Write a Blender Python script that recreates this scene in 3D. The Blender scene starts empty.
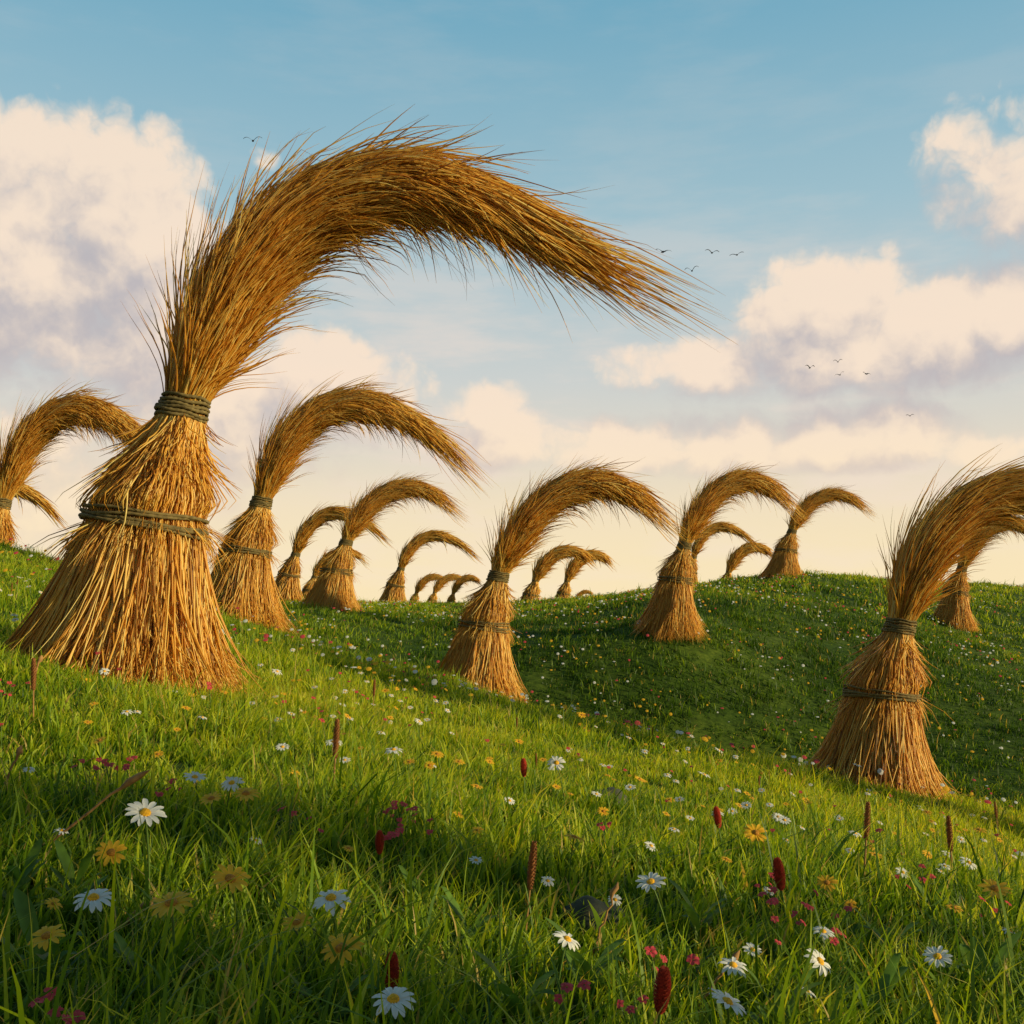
import bpy, math, random
import numpy as np
from mathutils import Vector, Euler, Matrix

rng = np.random.default_rng(7)
random.seed(7)
scene = bpy.context.scene
scene.view_settings.view_transform = 'Standard'
scene.view_settings.look = 'None'
scene.view_settings.exposure = 0
COL = scene.collection

# ------------------------------------------------------------------ camera
F = 995.6
TH = math.atan(90.0 / F)
cam_d = bpy.data.cameras.new("camera"); cam_d.lens = 35.0; cam_d.sensor_width = 36.0
cam_d.clip_start = 0.05; cam_d.clip_end = 9000
cam = bpy.data.objects.new("camera", cam_d)
cam.rotation_euler = (math.pi / 2 + TH, 0, 0)
COL.objects.link(cam); scene.camera = cam

def sight(u, v, d):
    """world point at depth d seen along a surveyed sight line (camera at origin)"""
    xc = (u - 512) / F; yc = (512 - v) / F
    Y = math.cos(TH) - yc * math.sin(TH); Z = math.sin(TH) + yc * math.cos(TH)
    return (xc / Y * d, d, Z / Y * d)

# ------------------------------------------------------------------ terrain
ctrl = []
def c(u, v, d): ctrl.append(sight(u, v, d))
def w(x, y, z): ctrl.append((x, y, z))
# near slope
w(0, 0, -0.98); w(0, 2.4, -1.02); w(-3, 0, -0.75); w(3, 0, -1.3); w(-3, 3.5, -0.72); w(2, 3.5, -1.27)
w(0, -8, -0.9); w(-8, -5, -0.2); w(8, -5, -2.0); w(8, 3, -2.3); w(-8, 4, -0.05)
c(130, 674, 9.5); c(0, 640, 10); c(235, 702, 9.6); c(500, 762, 10); c(720, 800, 10); c(960, 850, 10)
c(330, 745, 7); c(650, 830, 6.5)
c(0, 582, 17); c(0, 547, 25); c(-250, 500, 26); c(60, 566, 24); c(-20, 612, 34); c(-60, 596, 44); c(-300, 560, 45)
c(130, 600, 17); c(243, 622, 20.5); c(200, 606, 20)
c(360, 668, 18.5); c(480, 690, 21.2); c(430, 676, 20.3); c(600, 736, 18.5); c(700, 762, 17.5)
c(880, 786, 15.3); c(800, 781, 16.5); c(960, 802, 16); c(1100, 850, 14); c(1250, 860, 18)
# valley
c(600, 782, 22.3); c(700, 815, 21.8); c(800, 826, 21.3); c(900, 822, 21.5); c(1050, 800, 23); c(520, 730, 25)
c(350, 668, 25); c(420, 680, 26)
# far right hill
c(672, 626, 30.5); c(600, 690, 27); c(600, 628, 33); c(640, 600, 38); c(560, 618, 40)
c(800, 742, 26); c(800, 676, 30); c(800, 622, 36); c(790, 590, 45); c(785, 576, 53); c(820, 575, 54)
c(955, 625, 44); c(955, 592, 55); c(900, 583, 55); c(1000, 700, 30); c(1024, 592, 57); c(1200, 610, 55); c(1200, 720, 32)
c(720, 586, 50); c(690, 592, 62); c(735, 590, 80); c(850, 590, 80); c(1000, 600, 90)
# plateau
c(335, 609, 36); c(288, 602, 52); c(395, 607, 64); c(250, 606, 34); c(150, 606, 45); c(430, 611, 100); c(460, 612, 90)
c(530, 615, 76); c(575, 611, 90); c(470, 618, 45); c(120, 606, 80); c(300, 610, 105); c(700, 612, 110)
for a in range(0, 360, 30):
    x, y = 150 * math.sin(math.radians(a)), 150 * math.cos(math.radians(a))
    w(x, y, -2.0)
for a in (100, 140, 180, 220, 260):
    w(45 * math.sin(math.radians(a)), 45 * math.cos(math.radians(a)), -1.5)
CP = np.array(ctrl)
def _phi(r2):
    return 0.5 * r2 * np.log(r2 + 1e-9)
SC = 10.0
A = CP[:, :2] / SC
n = len(A)
K = _phi(((A[:, None] - A[None]) ** 2).sum(-1)) + np.eye(n) * 0.002
Pm = np.hstack([np.ones((n, 1)), A])
L = np.zeros((n + 3, n + 3)); L[:n, :n] = K; L[:n, n:] = Pm; L[n:, :n] = Pm.T
sol = np.linalg.solve(L, np.concatenate([CP[:, 2], np.zeros(3)]))
def ground(x, y):
    x = np.atleast_1d(np.asarray(x, float)); y = np.atleast_1d(np.asarray(y, float))
    shp = x.shape; xf = x.ravel(); yf = y.ravel(); out = np.empty(len(xf))
    for i in range(0, len(xf), 20000):
        q = np.stack([xf[i:i + 20000], yf[i:i + 20000]], 1) / SC
        r2 = ((q[:, None] - A[None]) ** 2).sum(-1)
        out[i:i + 20000] = _phi(r2) @ sol[:n] + sol[n] + q @ sol[n + 1:]
    r = np.hypot(xf, yf)
    k = np.clip((r - 110) / 60, 0, 1); k = k * k * (3 - 2 * k)
    out = out * (1 - k) + (-2.2) * k
    bump = 0.035 * np.sin(xf * 1.3 + 1.1 * np.sin(yf * 0.9)) * np.sin(yf * 1.1 + np.sin(xf * 0.7)) \
        + 0.015 * np.sin(xf * 3.7 + yf * 1.9) * np.sin(yf * 4.1 - xf * 1.3)
    out = out + bump * (1 - k)
    return out.reshape(shp)
def gz(x, y): return float(ground([x], [y])[0])

# ------------------------------------------------------------------ mesh utils
def make_mesh(name, verts, quads=None, tris=None, attrs=None, smooth=True, check=True):
    me = bpy.data.meshes.new(name)
    verts = np.asarray(verts, np.float32)
    me.vertices.add(len(verts)); me.vertices.foreach_set("co", verts.ravel())
    idx = []; starts = []; s = 0
    if quads is not None and len(quads):
        q = np.asarray(quads, np.int32); idx.append(q.ravel()); starts.append(np.arange(len(q)) * 4); s = len(q) * 4
    if tris is not None and len(tris):
        t = np.asarray(tris, np.int32); idx.append(t.ravel()); starts.append(s + np.arange(len(t)) * 3)
    idx = np.concatenate(idx).astype(np.int32); starts = np.concatenate(starts).astype(np.int32)
    me.loops.add(len(idx)); me.loops.foreach_set("vertex_index", idx)
    me.polygons.add(len(starts)); me.polygons.foreach_set("loop_start", starts)
    me.update(calc_edges=True)
    if smooth: me.polygons.foreach_set("use_smooth", np.ones(len(starts), bool))
    if attrs:
        for k, val in attrs.items():
            a = me.attributes.new(k, 'FLOAT', 'POINT'); a.data.foreach_set("value", np.asarray(val, np.float32))
    if check: me.validate()
    me.update()
    return me

def tubes(paths, radii, sides=3):
    """paths N,S,3 ; radii N,S -> verts, quads"""
    Nn, S, _ = paths.shape
    T = np.gradient(paths, axis=1); T /= np.linalg.norm(T, axis=2, keepdims=True) + 1e-9
    ref = np.tile(np.array([0.13, 0.97, 0.2]), (Nn, S, 1))
    n1 = np.cross(T, ref); n1 /= np.linalg.norm(n1, axis=2, keepdims=True) + 1e-9
    n2 = np.cross(T, n1)
    ang = np.arange(sides) * 2 * math.pi / sides
    V = paths[:, :, None] + radii[:, :, None, None] * (np.cos(ang)[None, None, :, None] * n1[:, :, None] + np.sin(ang)[None, None, :, None] * n2[:, :, None])
    V = V.reshape(-1, 3)
    b = (np.arange(Nn) * S * sides)[:, None, None] + (np.arange(S - 1) * sides)[None, :, None]
    k = np.arange(sides)[None, None]; k2 = (k + 1) % sides
    Q = np.stack([b + k, b + k2, b + sides + k2, b + sides + k], -1).reshape(-1, 4)
    return V, Q

def link(o, parent=None):
    COL.objects.link(o)
    if parent: o.parent = parent
    return o
def new_obj(name, me, mat=None, parent=None):
    o = bpy.data.objects.new(name, me)
    if mat and len(me.materials) == 0: me.materials.append(mat)
    return link(o, parent)

# ------------------------------------------------------------------ materials
def base_mat(name):
    m = bpy.data.materials.new(name); m.use_nodes = True
    nt = m.node_tree; nt.nodes.clear()
    return m, nt
def nd(nt, t, **kw):
    x = nt.nodes.new(t)
    for k, v in kw.items(): setattr(x, k, v)
    return x
def ramp(nt, fac, stops):
    r = nd(nt, 'ShaderNodeValToRGB')
    cr = r.color_ramp
    while len(cr.elements) < len(stops): cr.elements.new(0.5)
    for e, (p, col) in zip(cr.elements, stops):
        e.position = p; e.color = (*col, 1)
    nt.links.new(fac, r.inputs[0]); return r.outputs[0]
def math_n(nt, op, a, b=None, clamp=False, c_=None):
    m = nd(nt, 'ShaderNodeMath', operation=op); m.use_clamp = clamp
    for i, s in enumerate((a, b, c_)):
        if s is None: continue
        if isinstance(s, (int, float)): m.inputs[i].default_value = s
        else: nt.links.new(s, m.inputs[i])
    return m.outputs[0]
def vmath(nt, op, a, b=None):
    m = nd(nt, 'ShaderNodeVectorMath', operation=op)
    for i, s in enumerate((a, b)):
        if s is None: continue
        if isinstance(s, tuple): m.inputs[i].default_value = s
        else: nt.links.new(s, m.inputs[i])
    return m.outputs['Value'] if op == 'DOT_PRODUCT' else m.outputs[0]
def mixc(nt, fac, a, b, blend='MIX'):
    m = nd(nt, 'ShaderNodeMix', data_type='RGBA', blend_type=blend)
    for i, s in ((0, fac), (6, a), (7, b)):
        if isinstance(s, (int, float)): m.inputs[i].default_value = s
        elif isinstance(s, tuple): m.inputs[i].default_value = (*s, 1)
        else: nt.links.new(s, m.inputs[i])
    return m.outputs[2]

def leafy(name, stops, transl=0.35, rough=0.5, spec=0.3, tcol=(1.65, 1.35, 0.45)):
    m, nt = base_mat(name)
    at = nd(nt, 'ShaderNodeAttribute', attribute_name='tint')
    colr = ramp(nt, at.outputs['Fac'], stops)
    p = nd(nt, 'ShaderNodeBsdfPrincipled'); p.inputs['Roughness'].default_value = rough
    p.inputs['Specular IOR Level'].default_value = spec
    nt.links.new(colr, p.inputs['Base Color'])
    t = nd(nt, 'ShaderNodeBsdfTranslucent')
    nt.links.new(mixc(nt, 1.0, colr, tcol, 'MULTIPLY'), t.inputs['Color'])
    mx = nd(nt, 'ShaderNodeMixShader'); mx.inputs[0].default_value = transl
    nt.links.new(p.outputs[0], mx.inputs[1]); nt.links.new(t.outputs[0], mx.inputs[2])
    o = nd(nt, 'ShaderNodeOutputMaterial'); nt.links.new(mx.outputs[0], o.inputs[0])
    return m

def simple(name, col, rough=0.6, noise=0.25, scale=40, transl=0.0, spec=0.3):
    m, nt = base_mat(name)
    tc = nd(nt, 'ShaderNodeTexCoord')
    no = nd(nt, 'ShaderNodeTexNoise'); no.inputs['Scale'].default_value = scale; no.inputs['Detail'].default_value = 3
    nt.links.new(tc.outputs['Object'], no.inputs['Vector'])
    c2 = tuple(x * (1 - noise) for x in col); c1 = tuple(min(1, x * (1 + noise)) for x in col)
    cc = ramp(nt, no.outputs[0], [(0.3, c2), (0.7, c1)])
    p = nd(nt, 'ShaderNodeBsdfPrincipled'); p.inputs['Roughness'].default_value = rough
    p.inputs['Specular IOR Level'].default_value = spec
    nt.links.new(cc, p.inputs['Base Color'])
    o = nd(nt, 'ShaderNodeOutputMaterial')
    if transl > 0:
        t = nd(nt, 'ShaderNodeBsdfTranslucent'); nt.links.new(cc, t.inputs['Color'])
        mx = nd(nt, 'ShaderNodeMixShader'); mx.inputs[0].default_value = transl
        nt.links.new(p.outputs[0], mx.inputs[1]); nt.links.new(t.outputs[0], mx.inputs[2]); nt.links.new(mx.outputs[0], o.inputs[0])
    else: nt.links.new(p.outputs[0], o.inputs[0])
    return m

def straw_mat():
    m, nt = base_mat("straw")
    at = nd(nt, 'ShaderNodeAttribute', attribute_name='tint')
    cc = ramp(nt, at.outputs['Fac'], [(0.0, (0.40, 0.165, 0.020)), (0.3, (0.80, 0.43, 0.058)), (0.65, (0.96, 0.64, 0.120)), (1.0, (0.98, 0.83, 0.32))])
    p = nd(nt, 'ShaderNodeBsdfPrincipled'); p.inputs['Roughness'].default_value = 0.36
    p.inputs['Specular IOR Level'].default_value = 0.6
    nt.links.new(cc, p.inputs['Base Color'])
    t = nd(nt, 'ShaderNodeBsdfTranslucent'); nt.links.new(mixc(nt, 1.0, cc, (1.04, 0.97, 0.75), 'MULTIPLY'), t.inputs['Color'])
    mx = nd(nt, 'ShaderNodeMixShader'); mx.inputs[0].default_value = 0.48
    nt.links.new(p.outputs[0], mx.inputs[1]); nt.links.new(t.outputs[0], mx.inputs[2])
    o = nd(nt, 'ShaderNodeOutputMaterial'); nt.links.new(mx.outputs[0], o.inputs[0])
    return m
M_STRAW = straw_mat()
M_ROPE = simple("rope", (0.150, 0.112, 0.042), 0.85, 0.4, 25)
M_GRASS = leafy("grass_blades", [(0.0, (0.022, 0.060, 0.005)), (0.3, (0.066, 0.150, 0.008)), (0.55, (0.19, 0.31, 0.012)), (0.8, (0.40, 0.49, 0.020)), (0.93, (0.54, 0.56, 0.035)), (1.0, (0.50, 0.37, 0.11))], 0.5)
M_STEM = simple("stem_green", (0.09, 0.16, 0.02), 0.5, 0.2)
M_WHITE = simple("white_petals", (0.86, 0.85, 0.81), 0.6, 0.04, 60, 0.35)
M_YELLOW = simple("yellow_petals", (0.94, 0.52, 0.025), 0.6, 0.10, 60, 0.35)
M_CENTER = simple("flower_center", (0.70, 0.36, 0.015), 0.8, 0.35, 300)
M_CENTERB = simple("flower_center_brown", (0.40, 0.17, 0.015), 0.8, 0.35, 300)
M_PINK = simple("pink_petals", (0.70, 0.085, 0.10), 0.6, 0.25, 60, 0.4)
M_RED = simple("red_bracts", (0.50, 0.065, 0.035), 0.7, 0.35, 90, 0.25)
M_BROWN = simple("brown_seed", (0.32, 0.13, 0.045), 0.8, 0.35, 90)
M_DRY = simple("dry_stalk", (0.32, 0.17, 0.06), 0.8, 0.3, 40)
M_STONE = simple("stone", (0.055, 0.06, 0.04), 0.9, 0.4, 9)
M_BIRD = simple("bird_feathers", (0.05, 0.05, 0.055), 0.8, 0.3, 9)
M_LEAF = simple("weed_leaf", (0.12, 0.22, 0.02), 0.5, 0.3, 30, 0.45)

# ------------------------------------------------------------------ ground sheet
def ground_mat():
    m, nt = base_mat("meadow_ground")
    geo = nd(nt, 'ShaderNodeNewGeometry')
    n1 = nd(nt, 'ShaderNodeTexNoise'); n1.inputs['Scale'].default_value = 6.0; n1.inputs['Detail'].default_value = 5; n1.inputs['Roughness'].default_value = 0.75
    n2 = nd(nt, 'ShaderNodeTexNoise'); n2.inputs['Scale'].default_value = 0.35; n2.inputs['Detail'].default_value = 2
    for q in (n1, n2): nt.links.new(geo.outputs['Position'], q.inputs['Vector'])
    a = ramp(nt, n1.outputs[0], [(0.3, (0.02, 0.034, 0.006)), (0.5, (0.05, 0.088, 0.010)), (0.72, (0.11, 0.155, 0.022))])
    b = ramp(nt, n2.outputs[0], [(0.35, (0.65, 0.75, 0.6)), (0.65, (1.25, 1.15, 0.9))])
    cc = mixc(nt, 1.0, a, b, 'MULTIPLY')
    p = nd(nt, 'ShaderNodeBsdfPrincipled'); p.inputs['Roughness'].default_value = 0.95; p.inputs['Specular IOR Level'].default_value = 0.1
    nt.links.new(cc, p.inputs['Base Color'])
    o = nd(nt, 'ShaderNodeOutputMaterial'); nt.links.new(p.outputs[0], o.inputs[0])
    return m
NA, NR = 480, 220
rad = 0.4 * (5000 / 0.4) ** (np.arange(NR) / (NR - 1))
ang = np.arange(NA) * 2 * math.pi / NA
X = rad[:, None] * np.sin(ang)[None]; Y = rad[:, None] * np.cos(ang)[None]
Z = ground(X, Y)
V = np.stack([X, Y, Z], -1).reshape(-1, 3)
i = np.arange(NR - 1)[:, None]; j = np.arange(NA)[None]; j2 = (j + 1) % NA
Q = np.stack([i * NA + j, (i + 1) * NA + j, (i + 1) * NA + j2, i * NA + j2], -1).reshape(-1, 4)
V = np.vstack([V, [[0, 0, gz(0, 0)]]])
T = np.stack([np.full(NA, len(V) - 1), np.arange(NA), (np.arange(NA) + 1) % NA], -1)
g = new_obj("ground", make_mesh("ground", V, Q, T), ground_mat())
g["kind"] = "structure"

# ------------------------------------------------------------------ grass (every blade its own geometry)
def patchf(x, y):
    return 0.5 + 0.5 * np.sin(x * 1.7 + 2 * np.sin(y * 0.8)) * np.sin(y * 1.3 + 1.5 * np.sin(x * 0.9))
def patch2(x, y):
    return 0.5 + 0.5 * np.sin(x * 0.45 + 1.6 * np.sin(y * 0.31)) * np.sin(y * 0.38 + 1.7 * np.sin(x * 0.27) + 1)
def light_tint(x, y):
    """tint offset: shade painted on hollow, hill flank and foreground, sunlight on near slope"""
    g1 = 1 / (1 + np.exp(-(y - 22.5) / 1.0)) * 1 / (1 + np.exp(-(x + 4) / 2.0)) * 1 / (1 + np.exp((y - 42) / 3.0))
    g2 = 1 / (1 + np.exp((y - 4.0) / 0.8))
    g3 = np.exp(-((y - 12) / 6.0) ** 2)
    return 0.10 - 0.36 * g1 - 0.22 * g2 + 0.16 * g3  # light and shade put into blade colour: dark dell and foreground, bright slope
def grass(name, rings, S, seed):
    """rings: d0,d1,half,tufts per m2,blades per tuft,tuft radius,height,width"""
    r = np.random.default_rng(seed)
    BX, BY, H, Wd, TT = [], [], [], [], []
    for d0, d1, half, dens, nb, tr, h, wd in rings:
        nt_ = int(half * (d1 ** 2 - d0 ** 2) * dens)
        d = np.sqrt(r.random(nt_) * (d1 ** 2 - d0 ** 2) + d0 ** 2); x = d * (r.random(nt_) * 2 - 1) * half
        ts = (0.35 + 1.2 * r.random(nt_) ** 1.3) * (0.55 + 0.9 * patchf(x, d)); tt = r.normal(0, 0.15, nt_) + 0.26 * (patch2(x, d) - 0.5) + light_tint(x, d)
        k = np.repeat(np.arange(nt_), nb); m = len(k)
        rr = tr * np.sqrt(r.random(m)) * (0.6 + 0.5 * ts[k]); aa = r.random(m) * 6.2832
        BX.append(x[k] + rr * np.cos(aa)); BY.append(d[k] + rr * np.sin(aa))
        hh = h * ts[k] * (0.45 + 0.7 * r.random(m)); tall = r.random(m) < 0.05; hh[tall] *= 1.9
        ww = wd * (0.5 + 0.9 * r.random(m)); broad = r.random(m) < 0.04; ww[broad] *= 2.0; hh[broad] *= 0.85
        H.append(hh); Wd.append(ww); TT.append(tt[k])
    x = np.concatenate(BX); y = np.concatenate(BY); hh = np.concatenate(H); wd = np.concatenate(Wd); tt = np.concatenate(TT)
    m = len(x); z = ground(x, y) - 0.01
    la = r.random(m) * 6.2832; dr = np.stack([np.cos(la), np.sin(la), 0 * la], 1)
    dr[:, 0] += 0.25
    lean = 0.15 + 0.8 * r.random(m) ** 1.3
    s = np.linspace(0, 1, S)[None, :, None]
    P = np.stack([x, y, z], 1)[:, None] + dr[:, None] * (hh * lean)[:, None, None] * s ** 2 + np.array([0, 0, 1.0]) * hh[:, None, None] * (s - 0.3 * lean[:, None, None] * s ** 3)
    prof = {4: [0.75, 1.0, 0.72, 0.05], 3: [1.0, 0.8, 0.06], 5: [0.7, 1.0, 0.9, 0.55, 0.04]}[S]
    ww = wd[:, None] * np.array(prof)[None]
    sa = la + math.pi / 2 + r.normal(0, 0.7, m); side = np.stack([np.cos(sa), np.sin(sa), 0 * sa], 1)
    off = side[:, None] * ww[:, :, None] * 0.5
    Vv = np.stack([P - off, P + off], 2).reshape(-1, 3)
    b = (np.arange(m) * S * 2)[:, None] + (np.arange(S - 1) * 2)[None]
    Qq = np.stack([b, b + 1, b + 3, b + 2], -1).reshape(-1, 4)
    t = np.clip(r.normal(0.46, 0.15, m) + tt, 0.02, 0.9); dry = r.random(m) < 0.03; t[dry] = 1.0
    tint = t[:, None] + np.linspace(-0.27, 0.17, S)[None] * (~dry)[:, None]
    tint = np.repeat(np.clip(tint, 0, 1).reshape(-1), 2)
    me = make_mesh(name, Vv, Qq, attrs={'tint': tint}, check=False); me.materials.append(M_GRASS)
    o = bpy.data.objects.new(name, me); COL.objects.link(o); o["kind"] = "stuff"
    return m
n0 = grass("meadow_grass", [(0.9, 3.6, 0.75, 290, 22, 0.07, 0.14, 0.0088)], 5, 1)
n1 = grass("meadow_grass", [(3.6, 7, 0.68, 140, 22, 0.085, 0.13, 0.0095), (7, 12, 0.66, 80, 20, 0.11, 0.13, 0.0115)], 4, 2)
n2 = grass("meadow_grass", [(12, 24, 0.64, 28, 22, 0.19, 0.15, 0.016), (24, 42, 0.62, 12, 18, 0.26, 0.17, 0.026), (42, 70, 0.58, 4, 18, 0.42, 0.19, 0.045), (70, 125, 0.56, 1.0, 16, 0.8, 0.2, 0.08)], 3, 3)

# ------------------------------------------------------------------ straw bundles
def catmull(pts, m=160):
    P = np.array(pts, float)
    P = np.vstack([2 * P[0] - P[1], P, 2 * P[-1] - P[-2]])
    out = []
    ns = len(P) - 3
    for k in range(ns):
        t = np.linspace(0, 1, m // ns, endpoint=(k == ns - 1))[:, None]
        p0, p1, p2, p3 = P[k:k + 4]
        out.append(0.5 * (2 * p1 + (p2 - p0) * t + (2 * p0 - 5 * p1 + 4 * p2 - p3) * t ** 2 + (-p0 + 3 * p1 - 3 * p2 + p3) * t ** 3))
    return np.vstack(out)

def plume_mesh(name, pts, nstr, wd, seed, S=11, sides=3):
    """pts rows x,z,r"""
    r = np.random.default_rng(seed)
    C = catmull(pts)
    seg = np.hypot(np.diff(C[:, 0]), np.diff(C[:, 1])); arc = np.concatenate([[0], np.cumsum(seg)]); Ltot = arc[-1]; arc /= Ltot
    def cen(t):
        tt = np.clip(t, 0, 1); x = np.interp(tt, arc, C[:, 0]); z = np.interp(tt, arc, C[:, 1]); rr = np.interp(tt, arc, C[:, 2])
        e = 0.004; x2 = np.interp(np.clip(tt + e, 0, 1), arc, C[:, 0]); x1 = np.interp(np.clip(tt - e, 0, 1), arc, C[:, 0])
        z2 = np.interp(np.clip(tt + e, 0, 1), arc, C[:, 1]); z1 = np.interp(np.clip(tt - e, 0, 1), arc, C[:, 1])
        tx, tz = x2 - x1, z2 - z1; l = np.hypot(tx, tz) + 1e-9; tx /= l; tz /= l
        over = (t - tt) * Ltot
        return x + tx * over, z + tz * over, rr, tx, tz
    t0 = r.random(nstr) ** 1.3 * 0.74; t0[r.random(nstr) < 0.20] = -0.015
    ln = 0.12 + 0.26 * r.random(nstr)
    wisp = r.random(nstr) < 0.04
    t0[wisp] = 0.46 + 0.28 * r.random(wisp.sum()); ln[wisp] = 0.30 + 0.22 * r.random(wisp.sum())
    t1 = t0 + ln
    lim = np.where(wisp, 0.88 + 0.26 * r.random(nstr), 0.58 + 0.36 * r.random(nstr) ** 1.15); t1 = np.minimum(t1, lim)
    t0 = np.minimum(t0, t1 - 0.12)
    s = np.linspace(0, 1, S)[None]
    t = t0[:, None] + (t1 - t0)[:, None] * s
    x, z, R, tx, tz = cen(t)
    ph = r.random(nstr) * 2 * math.pi
    rho = np.sqrt(r.random(nstr)) * 0.98
    fl = r.random(nstr) ** 1.5 * 0.40
    rho_s = rho[:, None] * (0.84 + fl[:, None] * s ** 1.5)
    phs = ph[:, None] + r.normal(0, 0.45, nstr)[:, None] * s
    nx, nz = -tz, tx
    stray = (r.random(nstr) < 0.30) * r.random(nstr) ** 2.2 * 0.58
    stray[wisp] *= 0.3
    extra = stray[:, None] * s ** 2.2
    wob = r.normal(0, 0.035, (nstr, 1)) * (s - 0.5)
    g_ = np.minimum(1, np.maximum(t, 0) / 0.12 + 0.05)
    a = (R * rho_s + extra * g_) * np.cos(phs) + wob * g_; b = (R * rho_s + extra * g_) * np.sin(phs)
    px = x + nx * a; pz = z + nz * a; py = b + r.normal(0, 0.03, (nstr, 1)) * (s - 0.5) * g_
    sag = (r.random(nstr) ** 1.5 * 0.22)[:, None] * s ** 3 * (t > 0.45)
    pz = pz - sag
    pz = pz + r.normal(0, 0.16, (nstr, 1)) * np.clip((t - 0.62) / 0.35, 0, 1) ** 2
    P = np.stack([px, py, pz], -1)
    w_ = wd * (0.5 + 0.9 * r.random(nstr))[:, None] * np.interp(s[0], [0, 0.3, 0.75, 1], [0.8, 1, 0.6, 0.08])[None] * 0.5
    Vv, Qq = tubes(P, w_, sides)
    tint = np.clip(r.normal(0.52, 0.28, nstr), 0, 1)
    tint = np.repeat((tint[:, None] + 0.20 * (s - 0.5)).reshape(-1), sides)
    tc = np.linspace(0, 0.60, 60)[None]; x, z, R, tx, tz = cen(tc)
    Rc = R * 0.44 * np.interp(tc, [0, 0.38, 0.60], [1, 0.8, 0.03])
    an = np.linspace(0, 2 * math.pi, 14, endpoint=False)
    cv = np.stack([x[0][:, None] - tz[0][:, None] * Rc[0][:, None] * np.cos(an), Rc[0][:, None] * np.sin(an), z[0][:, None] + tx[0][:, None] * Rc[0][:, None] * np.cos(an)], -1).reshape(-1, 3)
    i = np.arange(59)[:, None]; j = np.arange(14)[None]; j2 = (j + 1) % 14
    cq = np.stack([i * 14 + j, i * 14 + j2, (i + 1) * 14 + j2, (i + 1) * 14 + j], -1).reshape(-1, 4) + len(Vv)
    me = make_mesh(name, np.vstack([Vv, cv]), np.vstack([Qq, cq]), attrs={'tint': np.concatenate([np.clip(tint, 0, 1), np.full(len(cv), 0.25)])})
    me.materials.append(M_STRAW); return me

def tier_mesh(name, axis, nstr, wd, seed, z_top, z_bot, prof, zend_var, S=8, sides=3, flare=0.2, core=True, top_var=0.0, stray_p=0.1, zpow=1.5, sray=0.16):
    r = np.random.default_rng(seed)
    az_, ax_ = np.array(axis).T; pz_, pr_ = np.array(prof).T
    o1 = np.argsort(az_); az_, ax_ = az_[o1], ax_[o1]; o2 = np.argsort(pz_); pz_, pr_ = pz_[o2], pr_[o2]
    s = np.linspace(0, 1, S)[None]
    ph = r.random(nstr) * 2 * math.pi
    lump = 1 + 0.05 * np.sin(3 * ph + seed) + 0.04 * np.sin(7 * ph + 2.3 * seed) + 0.03 * np.sin(13 * ph + seed)
    zt = z_top - top_var * r.random(nstr) ** 1.2; ze = z_bot + zend_var * np.clip(r.random(nstr) ** zpow + 0.12 * np.sin(5 * ph + seed * 1.7), -0.1, 1)
    zt = np.maximum(zt, ze + 0.35)
    zt = np.minimum(zt, z_top)
    z = zt[:, None] + (ze - zt)[:, None] * s
    R = np.interp(z, pz_, pr_); x0 = np.interp(z, az_, ax_)
    cinch = 1 - np.exp(-((z - 1.38) / 0.11) ** 2)
    R = R * (1 + (lump - 1)[:, None] * np.clip(s * 1.3, 0, 1) * cinch)
    phs = ph[:, None] + r.normal(0, 0.26, nstr)[:, None] * (s - 0.3)
    rho = 0.5 + 0.5 * np.sqrt(r.random(nstr))
    rs = R * rho[:, None] * (1 + flare * r.random(nstr)[:, None] ** 1.5 * s ** 2 * cinch) + ((r.random(nstr) < stray_p) * r.random(nstr) ** 1.5 * sray)[:, None] * s ** 2.5 * cinch
    P = np.stack([x0 + rs * np.cos(phs), rs * np.sin(phs), z], -1)
    P += r.normal(0, 0.004, P.shape)
    w_ = wd * (0.5 + 0.9 * r.random(nstr))[:, None] * np.interp(s[0], [0, 0.3, 0.8, 1], [0.7, 1, 0.7, 0.15])[None] * 0.5
    Vv, Qq = tubes(P, w_, sides)
    tint = np.clip(r.normal(0.48, 0.28, nstr), 0, 1)
    tint = np.repeat((tint[:, None] + 0 * s).reshape(-1), sides)
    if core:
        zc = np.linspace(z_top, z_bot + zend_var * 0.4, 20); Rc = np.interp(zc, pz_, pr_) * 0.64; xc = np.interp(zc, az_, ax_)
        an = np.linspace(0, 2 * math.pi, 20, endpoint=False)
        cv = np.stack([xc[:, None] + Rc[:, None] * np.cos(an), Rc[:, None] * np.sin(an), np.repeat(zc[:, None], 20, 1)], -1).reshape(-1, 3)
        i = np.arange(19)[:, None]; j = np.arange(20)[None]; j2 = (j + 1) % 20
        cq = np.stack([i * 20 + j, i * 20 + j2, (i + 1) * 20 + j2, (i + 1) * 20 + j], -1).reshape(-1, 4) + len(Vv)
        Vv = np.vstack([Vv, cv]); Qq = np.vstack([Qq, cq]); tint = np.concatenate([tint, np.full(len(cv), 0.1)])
    me = make_mesh(name, Vv, Qq, attrs={'tint': tint}); me.materials.append(M_STRAW); return me

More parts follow.
